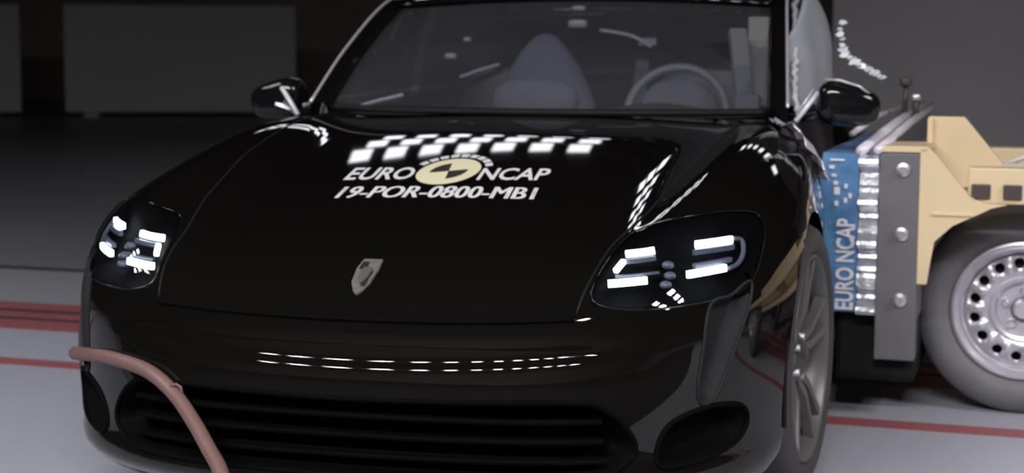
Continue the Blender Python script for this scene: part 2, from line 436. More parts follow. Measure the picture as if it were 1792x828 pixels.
for y in ys_:
    zb = .165
    for cy in (0., 2.9):
        if abs(y-cy) < ARCH_R: zb = max(zb, WZ+math.sqrt(ARCH_R**2-(y-cy)**2))
    z7 = max(.62, zb+.03) if y < 2 else max(.66, zb+.03)
    z = zb+(z7-zb)*tl; lo = np.stack([side(np.full(NL, y), z), np.full(NL, y), z], -1)
    yb = float(belt_y(y)); zbelt = float(belt_z(yb)); g = tu
    yy = y+(yb-y)*g**1.25; zz = z7+(zbelt-z7)*g**.55; xx = side(yy, zz)-.04*g
    cols.append(np.concatenate([lo, np.stack([xx, yy, zz], -1)]))
for x in xr:
    z = .20+(.66-.20)*tl; lo = np.stack([np.full(NL, x), tail(np.full(NL, x), z), z], -1)
    zz = .66+(.99-.66)*tu**.7; yy = tail(np.full(NU, x), np.full(NU, .9))-.28*tu**2
    cols.append(np.concatenate([lo, np.stack([np.full(NU, x)*(1-.08*tu), yy, zz], -1)]))
G = np.array(cols)                                   # (columns, rows, 3)
G0 = G.copy()
P = project(G, 9)
P[0, :, 0] = 0; P[-1, :, 0] = 0
# the far (mirrored) side
Gm = G0*np.array([-1, 1, 1]); Pm = project(Gm, 9); Pm[0, :, 0] = 0; Pm[-1, :, 0] = 0

HL = np.array([(.520, .612), (.530, .675), (.565, .728), (.64, .758), (.74, .772), (.815, .765), (.848, .735), (.852, .68), (.838, .625), (.80, .600), (.70, .588), (.58, .588)])
TEAR = np.array([(.762, .585), (.80, .600), (.835, .625), (.838, .58), (.818, .50), (.785, .395), (.765, .368), (.748, .372), (.744, .41), (.752, .49)])
INT = np.array([(.0, .215), (.50, .222), (.60, .25), (.62, .30), (.56, .375), (.46, .392), (.0, .385), (-.46, .392), (-.56, .375), (-.62, .30), (-.60, .25), (-.50, .222)])
CORN = np.array([(.68, .235), (.79, .25), (.835, .29), (.83, .345), (.77, .36), (.695, .335), (.665, .28)])
def sdf(poly, q):
    """signed distance to polygon, negative inside"""
    d = np.full(q.shape[:-1], 1e9); ins = np.zeros(q.shape[:-1], bool); n = len(poly)
    for i in range(n):
        a, b = poly[i], poly[(i+1) % n]; e = b-a; w = q-a
        t = np.clip((w@e)/(e@e), 0, 1); d = np.minimum(d, np.linalg.norm(w-t[..., None]*e, axis=-1))
        c = ((a[1] > q[..., 1]) != (b[1] > q[..., 1])); xx = (b[0]-a[0])*(q[..., 1]-a[1])/(b[1]-a[1]+1e-12)+a[0]
        ins ^= c & (q[..., 0] < xx)
    return np.where(ins, -d, d)
def roundpoly(poly, n=6):
    q = [np.array((p[0], p[1], 0.)) for p in poly]; k = len(q); out = []
    for i in range(k):
        a, b, c, d = q[i-1], q[i], q[(i+1) % k], q[(i+2) % k]
        for j in range(n):
            t = j/n; out.append(.5*((2*b)+(-a+c)*t+(2*a-5*b+4*c-d)*t*t+(-a+3*b-3*c+d)*t**3))
    return np.array(out)[:, :2]
HL, TEAR, INT, CORN = map(roundpoly, (HL, TEAR, INT, CORN))
def hood_edge(y): return np.interp(y, [-.9, -.75, -.6, -.4, 0, .5, 1.0], [.48, .50, .53, .575, .635, .675, .70])
def classify(c):
    x = np.abs(c[:, 0]); y = c[:, 1]; z = c[:, 2]; q = np.stack([x, z], -1); front = y < -.2
    k = np.full(len(c), 'rear_quarter', dtype=object)
    k[y < 2.72] = 'rear_door'; k[y < 1.72] = 'front_door'; k[y < .62] = 'front_fender'
    k[(y < 1.25) & (z > .93+0*y) & (y > .62) & (x < .80)] = 'front_fender'
    k[(y < -.40) & (z < .60)] = 'front_bumper'
    k[(y < -.40) & (z < .70) & (x < .60)] = 'front_bumper'
    k[(y > 3.3) & (z < .62)] = 'rear_bumper'; k[(y > 3.55)] = 'rear_bumper'
    k[(y < 1.0) & (z > .575) & (x < hood_edge(y))] = 'bonnet'
    k[front & (sdf(TEAR, q) < 0)] = 'air_curtain'
    k[front & (sdf(HL, q) < 0)] = 'headlight'
    k[front & (y < -.5) & ((sdf(CORN, q) < 0) | (sdf(INT, np.stack([x, z], -1)) < 0))] = 'intake'
    return k
nc, nr = P.shape[:2]
def faces_of(Pg, flip):
    idx = np.arange(nc*nr).reshape(nc, nr)
    q = np.stack([idx[:-1, :-1], idx[1:, :-1], idx[1:, 1:], idx[:-1, 1:]], -1).reshape(-1, 4)
    return q[:, ::-1] if flip else q
VA = np.concatenate([P.reshape(-1, 3), Pm.reshape(-1, 3)]); FA = np.concatenate([faces_of(P, False), faces_of(Pm, True)+nc*nr])
NA = normal_at(VA); cen = VA[FA].mean(1); K = classify(cen)
def sub(name, mask, m, parent, push=None, smooth=True):
    f = FA[mask]; u, inv = np.unique(f, return_inverse=True); v = VA[u].copy(); nn = NA[u]
    if push is not None: v = v-nn*push(v)[:, None]; nn = None
    return mesh_obj(name, v, inv.reshape(-1, 4), m, parent, smooth=True, normals=nn)
L_ = cen[:, 0] > 0
bonnet = sub('bonnet', K == 'bonnet', 'paint', car)
bumper = sub('front_bumper', K == 'front_bumper', 'paint', car)
for s in (1, -1):
    sd = L_ if s > 0 else ~L_
    sub('front_fender', (K == 'front_fender') & sd, 'paint', car)
    sub('front_door', (K == 'front_door') & sd, 'paint', car); sub('rear_door', (K == 'rear_door') & sd, 'paint', car)
    sub('rear_quarter', (K == 'rear_quarter') & sd, 'paint', car)
sub('rear_bumper', K == 'rear_bumper', 'paint', car)
sub('intake', K == 'intake', 'housing', car, push=lambda v: .05*sst(0, .03, -np.minimum(sdf(INT, np.stack([np.abs(v[:, 0]), v[:, 2]], -1)), sdf(CORN, np.stack([np.abs(v[:, 0]), v[:, 2]], -1)))))
def onsurf(p): return p+normal_at(p)*.0005
tube('intake_edge', [onsurf(nose_at(a, b)) for a, b in INT], .006, 'housing', car, seg=8, closed=True)
for s in (1, -1): tube('intake_edge', [onsurf(nose_at(s*a, b)) for a, b in CORN], .006, 'housing', car, seg=8, closed=True)
# intake slats
for zz in (.255, .30, .345):
    pts = [nose_at(x, zz)+np.array([0, .022, 0]) for x in np.linspace(-.55, .55, 30)]
    tube('intake_slat', pts, .01, 'housing', car, seg=8, flat=(.012, .006))

for s in (-1, 1):
    ys = np.linspace(-.80, .95, 60); tube('panel_gap', [onsurf(hood_at(s*hood_edge(y), y)) if y > -.62 else onsurf(nose_at(s*hood_edge(y), np.interp(y, [-.80, -.62], [.578, .70]))) for y in ys], .0028, 'matte', bonnet, seg=6)
tube('panel_gap', [onsurf(nose_at(x, .5570+.012*(x/.5)**2)) for x in np.linspace(-.49, .49, 50)], .0062, 'housing', bonnet, seg=8)  # front shutline, made wide and set low to cover a lamp highlight
# ---- headlights
for s in (1, -1):
    sd = L_ if s > 0 else ~L_
    hp = lambda v: sdf(HL, np.stack([np.abs(v[:, 0]), v[:, 2]], -1))
    hl = sub('headlight', (K == 'headlight') & sd, 'housing', car, push=lambda v: .004+.045*sst(0, .05, -hp(v)))
    hl['label'] = 'lit headlight with four white light bars'
    ln = sub('lens', (K == 'headlight') & sd, 'lens', hl)
    tube('bezel', [onsurf(nose_at(s*a, b)) for a, b in HL], .002, 'paint', hl, seg=6, closed=True)
    def bar(x0, z0, x1, z1, w=.0085, deep=.012, m='led', nm='light_bar'):
        pts = []
        for t in np.linspace(0, 1, 7):
            p = nose_at(s*(x0+(x1-x0)*t), z0+(z1-z0)*t); pts.append(p-normal_at(p)*deep)
        return tube(nm, pts, .01, m, hl, seg=12, flat=(.006, w))
    bar(.566, .703, .632, .712); bar(.548, .647, .632, .651); bar(.722, .719, .792, .722); bar(.716, .657, .79, .663)
    bar(.556, .672, .566, .69, w=.006)
    # dim light guides and modules around the bars
    bar(.566, .692, .64, .699, .006, .016, 'leddim', 'light_guide'); bar(.558, .664, .655, .668, .003, .016, 'leddim', 'light_guide')
    bar(.722, .705, .80, .708, .007, .016, 'leddim', 'light_guide'); bar(.728, .676, .80, .681, .006, .016, 'leddim', 'light_guide')
    g = [nose_at(s*a, b) for a, b in ((.795, .725), (.815, .718), (.823, .69), (.815, .668), (.797, .660))]
    tube('light_guide', smoothpath([p-normal_at(p)*.014 for p in g], 5), .006, 'leddim', hl, seg=8)
    for (cx, cz) in ((.675, .69), (.685, .665), (.68, .645)):
        p = nose_at(s*cx, cz); p = p-normal_at(p)*.03
        superell('projector', p, (.014, .014, .010), 'leddim', hl, e=1., nu=14, nv=8)
    ac = sub('air_curtain', (K == 'air_curtain') & sd, 'satin', car, push=lambda v: .03*sst(0, .02, -sdf(TEAR, np.stack([np.abs(v[:, 0]), v[:, 2]], -1))))
    ac['label'] = 'dark grey recessed air inlet below the headlight'
    tube('inlet_edge', [onsurf(nose_at(s*a, b)) for a, b in TEAR], .004, 'satin', ac, seg=6, closed=True)
# ---- badge: shield on the nose
sh = [(-.022, .028), (.022, .028), (.026, .012), (.022, -.012), (.010, -.028), (0, -.034), (-.010, -.028), (-.022, -.012), (-.026, .012)]
def on_nose(a, b, off):
    p = nose_at(a, b); return p+normal_at(p)*off
def shield(name, sc, off, m, par):
    V = [on_nose(-.003+a*sc, .640+b*sc, off) for a, b in sh]+[on_nose(-.003+a*sc*1.05, .640+b*sc*1.05, -.002) for a, b in sh]; n = len(sh)
    return mesh_obj(name, V, [tuple(range(n))]+[(i, i+n, (i+1) % n+n, (i+1) % n) for i in range(n)], m, par)
bd = shield('badge', 1., .004, 'badge', car); bd['label'] = 'small metal shield badge on the nose'
shield('badge_centre', .45, .006, 'alloy', bd)
# the quarter bands of the shield
for (a0, b0, a1, b1) in ((-.019, .010, -.003, .022), (.003, -.020, .014, -.006)):
    mesh_obj('badge_band', [on_nose(-.003+a, .64+b, .0055) for a, b in ((a0, b0), (a1, b0), (a1, b1), (a0, b1))], [(0, 1, 2, 3)], 'blackprint', bd)
# ---- lettering on the bonnet
def on_hood(a, b, off=.0016):
    p = hood_at(a, b); return p+normal_at(p)*off
def hood_text(s, corners, m='white', offset=.02, bold=0.):
    """corners: bottom-left, bottom-right, top-left, top-right in car x,y"""
    V, Fc = text_mesh(s, offset)
    if bold:
        n0 = len(V); V = np.concatenate([V+np.array([d, 0, 0]) for d in (-bold, 0, bold)]); Fc = [[i+k*n0 for i in f] for k in range(3) for f in Fc]
    bl, br, tl_, tr = [np.array(c) for c in corners]
    q = (bl*(1-V[:, :1])+br*V[:, :1])*(1-V[:, 1:2])+(tl_*(1-V[:, :1])+tr*V[:, :1])*V[:, 1:2]
    return mesh_obj('lettering', on_hood(q[:, 0], q[:, 1]), Fc, m, bonnet)
hood_text('EURO', ((-.292, -.140), (-.107, -.130), (-.300, -.010), (-.122, -.005)))
hood_text('NCAP', ((.072, -.122), (.255, -.100), (.062, .000), (.247, .020)))
hood_text('19-POR-0800-MB1', ((-.252, -.310), (.262, -.275), (-.258, -.205), (.252, -.172)), offset=0., bold=.0042)
ec = np.array([-.026, -.04]); er = np.array([.083, .135])
def sector(name, r0, r1, a0, a1, m, off, n=20):
    V = []; Fc = []
    for i in range(n+1):
        a = math.radians(a0+(a1-a0)*i/n); d = np.array([math.cos(a), math.sin(a)])
        V += [on_hood(*(ec+er*d*r0), off), on_hood(*(ec+er*d*r1), off)]
    for i in range(n): Fc.append((2*i, 2*i+1, 2*i+3, 2*i+2))
    return mesh_obj(name, V, Fc, m, bonnet)
sector('emblem_disc', .02, 1., 0, 360, 'cream', .0016, 48)
sector('emblem_quarter', .02, .60, 105, 195, 'blackprint', .0022); sector('emblem_quarter', .02, .60, 285, 375, 'blackprint', .0022)
for k in range(9):
    a = 22+k*15.5; sector('emblem_star', 1.13, 1.36, a, a+12, 'white', .0016, 5)

# ---- wheels
def make_wheel(parent, side_sign):
    """car wheel with its outer face at x=0 pointing to +x"""
    R, W = .355, .25
    prof = [(-.02, .268), (-.004, .285), (0, .31), (-.012, .338), (-.035, .352), (-.07, .356), (-.125, .3565), (-.19, .356), (-.225, .350), (-.245, .33), (-.25, .29), (-.235, .268)]
    w = lathe('wheel', prof, 'x', 'rubber', parent, 72, closed=True)
    lathe('rim', [(-.012, .272), (-.006, .266), (-.012, .258), (-.05, .248), (-.16, .236), (-.225, .246), (-.235, .268)], 'x', 'alloy', w, 72)
    lathe('brake_disc', [(-.10, .06), (-.10, .205), (-.13, .205), (-.13, .06)], 'x', 'disc', w, 48, closed=True)
    lathe('hub', [(-.018, .0), (-.018, .028), (-.03, .045), (-.05, .07), (-.09, .075)], 'x', 'darkalloy', w, 32)
    bm = bmesh.new(); n = 5
    sp = None
    for k in range(10):
        a = 2*math.pi*(k//2)/5+(.17 if k % 2 else -.17)
        if sp is None:
            bmx = bmesh.new(); secs = [(.05, -.05, .020, .03), (.12, -.026, .015, .028), (.20, -.018, .013, .026), (.256, -.012, .018, .03)]; rings = []
            for (r, t, hw, th) in secs:
                rings.append([bmx.verts.new((t-dx, dy, r)) for dx, dy in ((0, -hw*.7), (0, hw*.7), (th, hw), (th, -hw))])
            for a_, b_ in zip(rings, rings[1:]):
                for i in range(4): bmx.faces.new((a_[i], a_[(i+1) % 4], b_[(i+1) % 4], b_[i]))
            bmx.faces.new(rings[0]); bmx.faces.new(rings[-1][::-1])
            sp = bm_obj('spoke', bmx, 'alloy', w, bevel=.003); o = sp
        else:
            o = sp.copy(); C.objects.link(o); o.parent = w
        o.rotation_euler = (a, 0, 0)
    bm.free()
    for k in range(5):
        a = 2*math.pi*k/5; lathe('wheel_nut', [(-.03, 0), (-.03, .009), (-.05, .011)], 'x', 'chrome', w, 8, center=(0, .055*math.cos(a), .055*math.sin(a)))
    return w
w0 = make_wheel(car, 1); w0.location = (.952, 0, WZ+.004)
w0.rotation_euler = (0, 0, math.radians(-6.0))
for (x, y, rz) in ((-.952, 0, math.pi), (.965, 2.9, 0), (-.965, 2.9, math.pi)):
    w = copy_tree(w0, car); w.location = (x, y, WZ+.004); w.rotation_euler = (0, 0, rz-(.105 if y < 1 else 0))
# wheel-arch liners and lip
for sx in (1, -1):
    for cy in (0., 2.9):
        V = []; Fc = []; n = 28
        for i in range(n+1):
            a = math.pi*i/n-.15+.3*i/n*0; a = -.25+(math.pi+.5)*i/n
            for xx in (.915, .62): V.append((sx*xx, cy+math.cos(a)*(ARCH_R+.004), max(.17, WZ+math.sin(a)*(ARCH_R+.004))))
        for i in range(n): Fc.append((2*i, 2*i+1, 2*i+3, 2*i+2))
        mesh_obj('arch_liner', V, Fc, 'matte', car, smooth=True)
# underbody
ut = [(float(x), float(nose(np.array(abs(x)), np.array(.16)))+.03) for x in np.linspace(-.86, .86, 25)]+[(.86, -.42), (.60, -.40), (.60, .42), (.84, .45), (.84, 2.45), (.60, 2.5), (.60, 3.3), (.80, 3.4), (.6, 3.75), (-.6, 3.75), (-.80, 3.4), (-.60, 3.3), (-.60, 2.5), (-.86, 2.45), (-.86, .45), (-.60, .42), (-.60, -.40), (-.86, -.42)]
bm = bmesh.new(); a = [bm.verts.new((x, y, .145)) for x, y in ut]; b = [bm.verts.new((x, y, .17)) for x, y in ut]
bm.faces.new(a[::-1]); bm.faces.new(b)
for i in range(len(ut)): bm.faces.new((a[i], a[(i+1) % len(ut)], b[(i+1) % len(ut)], b[i]))
bm_obj('undertray', bm, 'matte', car)
box('floor_pan', (-.70, .62, .19), (.66, 2.4, .42), 'matte', car, bevel=.03)

# ---- greenhouse
rail = smoothpath([(.765, .93, .955), (.735, 1.22, 1.145), (.70, 1.60, 1.318), (.672, 2.1, 1.375), (.64, 2.7, 1.355), (.60, 3.2, 1.235), (.60, 3.62, 1.05)], 10)
for s in (1, -1):
    tube('roof_pillar', [np.array(p)*np.array([s, 1, 1]) for p in rail], .03, 'paint', car, seg=14, flat=(.03, .024))
    # bright moulding on the outer edge
    tube('pillar_moulding', [np.array(p)*np.array([s, 1, 1])+np.array([s*.028, -.004, .022]) for p in rail[:28]], .005, 'chrome', car, seg=8)
def lerp(a, b, t): return a+(b-a)*t
S = []
for v in np.linspace(0, 1, 16):
    row = []
    for u in np.linspace(-1, 1, 33):
        b = np.array([.74*u, .80+.165*u*u, .950+.004*u*u]); tp = np.array([.685*u, 1.53+.07*u*u, 1.335-.02*u*u])
        p = lerp(b, tp, v); bul = math.sin(math.pi*v)*.028; row.append(p+np.array([0, -bul*.5, bul*.85]))
    S.append(row)
grid_obj('windscreen', S, 'screen', car)
tube('screen_frame', [np.array(p)+np.array([0, -.006, .006]) for p in S[0]], .012, 'matte', car, seg=8)
tube('screen_header', [np.array(p) for p in S[-1]], .016, 'gloss', car, seg=8)
Rf = []
rr = [p for p in rail if p[1] >= 1.55]
for i, p in enumerate(rr):
    k = i/(len(rr)-1); Rf.append([np.array([p[0]*u, p[1]-(.07*(1-u*u) if i < 8 else 0)*(1-i/8), p[2]+.03*(1-u*u)*(1-.4*k)]) for u in np.linspace(-1, 1, 21)])
nroof = int(len(Rf)*.62)
grid_obj('roof', Rf[:nroof+1], 'paint', car, thick=.012); grid_obj('rear_window', Rf[nroof:], 'darkglass', car)
box('boot_lid', (-.62, 3.44, .93), (.62, 3.98, 1.0), 'paint', car, bevel=.03)
def side_glass(s, i0, i1, m, name='side_window', bulge=.0):
    g = []
    for p in rail[i0:i1]:
        yb = max(p[1], 1.05); b = np.array([.80, yb, float(belt_z(yb))-.01]); t = np.array(p)+np.array([.012, 0, 0])
        if p[1] < 1.05: b = np.array([.785, p[1]+.06, .95])
        g.append([(lerp(b, t, v)+np.array([.02*math.sin(math.pi*v), 0, 0]))*np.array([s, 1, 1]) for v in np.linspace(0, 1, 8)])
    return grid_obj(name, g, m, car)
side_glass(-1, 3, 30, 'darkglass'); side_glass(-1, 31, 50, 'darkglass'); side_glass(1, 34, 50, 'darkglass')
for s in (1, -1):
    tube('door_pillar', [(s*.80, 1.78, .97), (s*.745, 1.82, 1.17), (s*.68, 1.88, 1.36)], .03, 'gloss', car, seg=10, flat=(.04, .014))
    tube('belt_moulding', [(s*float(side(y, .97)-.012-(.10 if (s > 0 and 1.0 < y < 2.3) else 0)), y, float(belt_z(y))+.004) for y in np.linspace(1.0, 3.4, 20)], .008, 'chrome' if s < 0 else 'gloss', car, seg=8)
# curtain airbag bulging through the broken window on the struck side
g = []
for u in np.linspace(0, 1, 26):
    y = 1.12+1.25*u; row = []
    for v in np.linspace(0, 1, 18):
        z = .975+.36*v*(.35+.65*min(1, u*3.0)) if u < .34 else .975+(.375+.02*u)*v
        bx = .765+(.135*math.sin(math.pi*min(1, u*1.15))**.8)*(1-.55*v**3)+.010*math.sin(9*u+4*v)+.006*math.sin(21*u-3*v)-.03*v
        row.append((bx, y, z))
    g.append(row)
cb = grid_obj('curtain_airbag', g, 'curtain', car, thick=.01); cb['label'] = 'pale blue-grey curtain airbag bulging from the broken side window'
rsd = np.random.RandomState(5)
bent = smoothpath([(.815, 1.0, .965), (.80, 1.10, 1.03), (.79, 1.2, 1.10), (.775, 1.35, 1.18), (.765, 1.5, 1.26), (.75, 1.68, 1.34)], 6)
tube('bent_door_frame', [np.array(p)+rsd.uniform(-.006, .006, 3) for p in bent], [.006+.006*abs(math.sin(i*1.3)) for i in range(len(bent))], 'pale', car, seg=8)
# crumpled rear edge of the struck fender
g = []
for i, y in enumerate(np.linspace(.46, .86, 12)):
    row = []
    for j, v in enumerate(np.linspace(0, 1, 9)):
        z = .94-.16*v*(1-.2*i/11); x = float(side(np.array(y), np.array(z)))-.05*(1-v)**2-.09*max(0, (y-.5)/.36)*.9+.006
        row.append((x+rsd.uniform(-.010, .012), y+rsd.uniform(-.008, .008), z+rsd.uniform(-.008, .010)))
    g.append(row)
cf = grid_obj('crumpled_fender_edge', g, 'crumple', car, thick=.003, smooth=False); cf['label'] = 'crumpled bare metal at the rear edge of the struck fender'
# ---- mirrors
def mirror_(s):
    def shp(p):
        x, y, z = p; k = (x+1)/2
        return (x, y*(1-.25*k), z*(1-.30*k)+.10*(1-k)*0-.12*k)
    hz = superell('door_mirror', (0, 0, 0), (.098, .070, .076), 'gloss', car, e=.62, nu=36, nv=20, fn=shp)
    hz.location = (.978, .935, .990) if s > 0 else (-.945, 1.02, .985); hz.rotation_euler = (0, math.radians(6*s), math.radians(8*s))
    if s < 0: hz.scale = (-1, 1, 1)
    gl = grid_obj('mirror_glass', [[(x, .069, z) for x in np.linspace(-.075, .06, 4)] for z in np.linspace(-.042, .042, 4)], 'mirror', hz)
    if s > 0: tube('mirror_cap_line', [(-.085, -.035, .066), (-.04, -.05, .070), (.02, -.05, .058), (.075, -.03, .028)], .0035, 'chrome', hz, seg=6)
    arm = tube('mirror_arm', smoothpath([(s*.80, .99, .945), (s*.86, .95, .945), (s*.92, .935, .965)], 5), .018, 'gloss', car, seg=10, flat=(.03, .012))
    # quarter-light triangle with a bright edge in front of the mirror
    mesh_obj('quarter_light', [(s*.775, .93, .955), (s*.79, 1.16, .965), (s*.748, 1.17, 1.105)], [(0, 1, 2)], 'gloss', car)
    tube('quarter_light_trim', [(s*.822, .882, .935), (s*.858, .895, .985), (s*.888, .905, 1.025)], .008, 'pale', car, seg=8)
    if s > 0: tube('quarter_light_trim', [(s*.822, .900, .955), (s*.850, .912, .998), (s*.872, .92, 1.035)], .004, 'chrome', car, seg=8)
mirror_(1); mirror_(-1)
# wiper arms at the foot of the windscreen
for (xa, xb) in ((-.62, -.02), (-.02, .60)):
    tube('wiper', [np.array([x, .795+.165*(x/.74)**2+.012*math.sin(3*x), .957+.004*math.sin(4*x)]) for x in np.linspace(xa, xb, 14)], .006, 'matte', car, seg=6)

# ---- cabin
D = []
for u in np.linspace(-1, 1, 25):
    D.append([(.72*u, .84+.12*u*u+.0, .935), (.715*u, .98+.06*u*u, .948+.015*math.exp(-((u-.5)/.22)**2)), (.71*u, 1.12, .952+.03*math.exp(-((u-.5)/.22)**2)), (.70*u, 1.24, .925), (.70*u, 1.30, .82), (.70*u, 1.26, .60)])
grid_obj('dashboard', D, 'dash', car, thick=.01)
sw = lathe('steering_wheel', [(.0+.016*math.cos(a), .172+.016*math.sin(a)) for a in np.linspace(0, 2*math.pi, 11)[:-1]], 'y', 'wheelrim', car, 48, closed=True)
sw.location = (.384, 1.33, .935); sw.rotation_euler = (math.radians(-22), 0, 0)
superell('hub_airbag', (0, .03, .0), (.145, .07, .14), 'airbag', sw, e=.9)
tube('wheel_spoke', [(-.165, 0, 0), (.165, 0, 0)], .014, 'trimlight', sw, seg=8)
def pyramid(p):
    x, y, z = p; k = (z+1)/2; return (x*(1-.68*k), y*(1-.5*k), z)
pa = superell('passenger_airbag', (-.075, 1.32, 1.02), (.235, .12, .19), 'airbagblue', car, e=.8, nu=32, nv=20, fn=pyramid); pa['label'] = 'blue-grey inflated airbag on the passenger side'
superell('airbag_fold', (-.09, 1.24, .985), (.15, .06, .075), 'airbag', pa, e=.8)
for s in (1, -1):
    st = superell('seat', (s*.37, 1.98, .50), (.26, .28, .10), 'seat', car, e=.5)
    superell('backrest', (s*.37, 2.16, .82), (.24, .10, .33), 'seat', st, e=.55)
    superell('headrest', (s*.34-.03*(s > 0), 2.02, 1.205), (.095, .06, .07), 'seat', st, e=.6)
superell('rear_bench', (0, 2.85, .70), (.60, .16, .36), 'seat', car, e=.45)
# light things in the cabin: pillar airbag, straps, mirror, door tops
pt = tube('pillar_airbag', smoothpath([(.60, 1.20, 1.22), (.615, 1.17, 1.13), (.625, 1.16, 1.05), (.64, 1.15, .965)], 6), .03, 'airbag', car, seg=12, flat=(.03, .018))
tube('seat_belt', smoothpath([(.655, 1.35, 1.26), (.665, 1.25, 1.12), (.67, 1.18, .97)], 6), .02, 'seatbelt', car, seg=10, flat=(.035, .012))
box('belt_reel', (.605, 1.12, .958), (.685, 1.18, 1.01), 'airbag', car, bevel=.01)
rvm = superell('interior_mirror', (.011, 1.45, 1.245), (.035, .02, .016), 'trimlight', car, e=.6); superell('mirror_sensor', (-.003, .03, .055), (.025, .015, .010), 'trimlight', rvm, e=.6)
rvm.data.transform(Matrix.Identity(4))
for ch in rvm.children: ch.location = (.011, 1.45, 1.245)
tube('grab_bar', smoothpath([(.06, 1.6, 1.225), (.13, 1.6, 1.215), (.19, 1.59, 1.20), (.25, 1.60, 1.165)], 5), .008, 'trimlight', car, seg=8)
box('headrest_tag', (.165, 1.80, 1.17), (.235, 1.83, 1.21), 'trimlight', car, bevel=.008)
tube('seat_belt', [(.16, 1.95, 1.12), (.155, 1.9, 1.0), (.15, 1.85, .93)], .02, 'airbagblue', car, seg=10, flat=(.028, .008))
tube('door_top', [(-.665, 1.03, .958), (-.60, 1.04, .978), (-.51, 1.06, 1.0)], .006, 'trimlight', car, seg=10, flat=(.014, .006))
tube('door_top', [(-.575, 1.99, 1.047), (-.50, 2.01, 1.075), (-.425, 2.03, 1.098)], .006, 'trimlight', car, seg=10, flat=(.014, .006))
superell('sensor_box', (-.47, 1.5, 1.13), (.022, .02, .012), 'trimlight', car, e=.6); superell('sensor_box', (-.42, 1.55, 1.19), (.014, .02, .010), 'trimlight', car, e=.6)

# ================================================================== hose in front of the bumper
hp_ = [(-0.848, -0.583, 0.385), (-0.718, -0.739, 0.415), (-0.612, -0.826, 0.426), (-0.496, -0.884, 0.413), (-0.421, -0.907, 0.369), (-0.345, -0.967, 0.320), (-0.283, -1.029, 0.280), (-0.222, -1.100, 0.247), (-.165, -1.185, .185), (-.10, -1.30, .105), (-.03, -1.43, .045), (.07, -1.60, .0255), (.18, -1.76, .0235), (.30, -1.98, .0235), (.40, -2.5, .0235), (.25, -3.1, .0235)]
hose = tube('hose', smoothpath(hp_, 10), .017, 'hose', None, seg=14)
tag(hose, 'faded red hose looping down over the front bumper corner to the floor', 'hose')
cl = tube('cable_clip', [(hp_[4][0]+a*.6, hp_[4][1]-.004, hp_[4][2]+b*.6) for a, b in ((-.012, .03), (.012, .04), (.03, .03), (.036, .0))], .0035, 'hose', hose, seg=6)

# ================================================================== the barrier trolley
tr = thing('barrier_trolley', 'beige crash trolley with blue honeycomb barrier pressed into the car side', 'trolley', (.9, .9, 0), A4)
def crumple(a, b, n, amp, seed):
    pass
# blue honeycomb block, front edge crushed against the car
rs = np.random.RandomState(3); ny, nz = 16, 14; V = []; Fc = []
def blk(x0, x1, y0, y1, z0, z1, name, m, amp, par):
    bm = bmesh.new(); box_bm(bm, (x0, y0, z0), (x1, y1, z1)); bmesh.ops.subdivide_edges(bm, edges=bm.edges, cuts=7, use_grid_fill=True)
    for v in bm.verts:
        if v.co.x < x0+.01: v.co.x += amp*(math.sin(v.co.z*23)*.6+math.sin(v.co.y*9+1)*.5)
        v.co.y += .25*amp*math.sin(v.co.z*31+v.co.x*40)*(1 if v.co.y < y0+.01 else 0)
    return bm_obj(name, bm, m, par, smooth=False)
hb = blk(.0, .118, .0, 1.5, .345, .84, 'honeycomb_block', 'blue', .012, tr); hb['label'] = 'blue honeycomb barrier face with white lettering'
Vt, Ft = text_mesh('EURO NCAP', .03)
mesh_obj('lettering', [(.112-v[1]*.058, -.006, .352+v[0]*.285) for v in Vt], Ft, 'white', hb)
# smaller white marks above the lettering
for (x, z, w, h) in ((.03, .815, .05, .008), (.028, .79, .018, .014), (.036, .765, .016, .012), (.042, .74, .016, .016), (.044, .71, .02, .03), (.046, .675, .014, .02), (.075, .73, .012, .018), (.088, .70, .012, .02), (.074, .685, .012, .02)):
    box('white_mark', (x, -.0075, z), (x+w*.9, -.004, z+h*.8), 'white', hb, bevel=.0014)
# bulged end cap of the film in front of the block
V = []; Fc = []
for i, z in enumerate(np.linspace(.36, .83, 14)):
    for j, t in enumerate(np.linspace(0, 1, 6)):
        V.append((-.055*math.sin(math.pi*min(1, .15+.85*(z-.36)/.47))*(1-t)+.004*t, .012+.05*(1-t), z))
for i in range(13):
    for j in range(5): Fc.append((i*6+j, i*6+j+1, (i+1)*6+j+1, (i+1)*6+j))
mesh_obj('torn_film', V, Fc, 'satin', hb, smooth=True)
# folded foil between block and back plate
V = []; Fc = []; nzf = 44
for i, z in enumerate(np.linspace(.34, .835, nzf)):
    for j, y in enumerate(np.linspace(0, 1.5, 10)):
        for k, x in enumerate((.120, .178)):
            V.append((x, y+(.022*math.sin(z*52+j*.8)+.012*math.sin(z*97+1)) if j == 0 else y, z))
idx = lambda i, j, k: (i*10+j)*2+k
for i in range(nzf-1):
    Fc.append((idx(i, 0, 0), idx(i, 0, 1), idx(i+1, 0, 1), idx(i+1, 0, 0))); Fc.append((idx(i, 9, 0), idx(i+1, 9, 0), idx(i+1, 9, 1), idx(i, 9, 1)))
    for j in range(9):
        for k in (0, 1): Fc.append((idx(i, j, k), idx(i+1, j, k), idx(i+1, j+1, k), idx(i, j+1, k)))
for j in range(9):
    for i in (0, nzf-1): Fc.append((idx(i, j, 0), idx(i, j+1, 0), idx(i, j+1, 1), idx(i, j, 1)))
ff = mesh_obj('folded_foil', V, Fc, 'foil', tr); ff['label'] = 'crumpled silver foil behind the blue barrier'
bp = box('back_plate', (.178, .0, .20), (.300, 1.5, .842), 'plate', tr, bevel=.004)
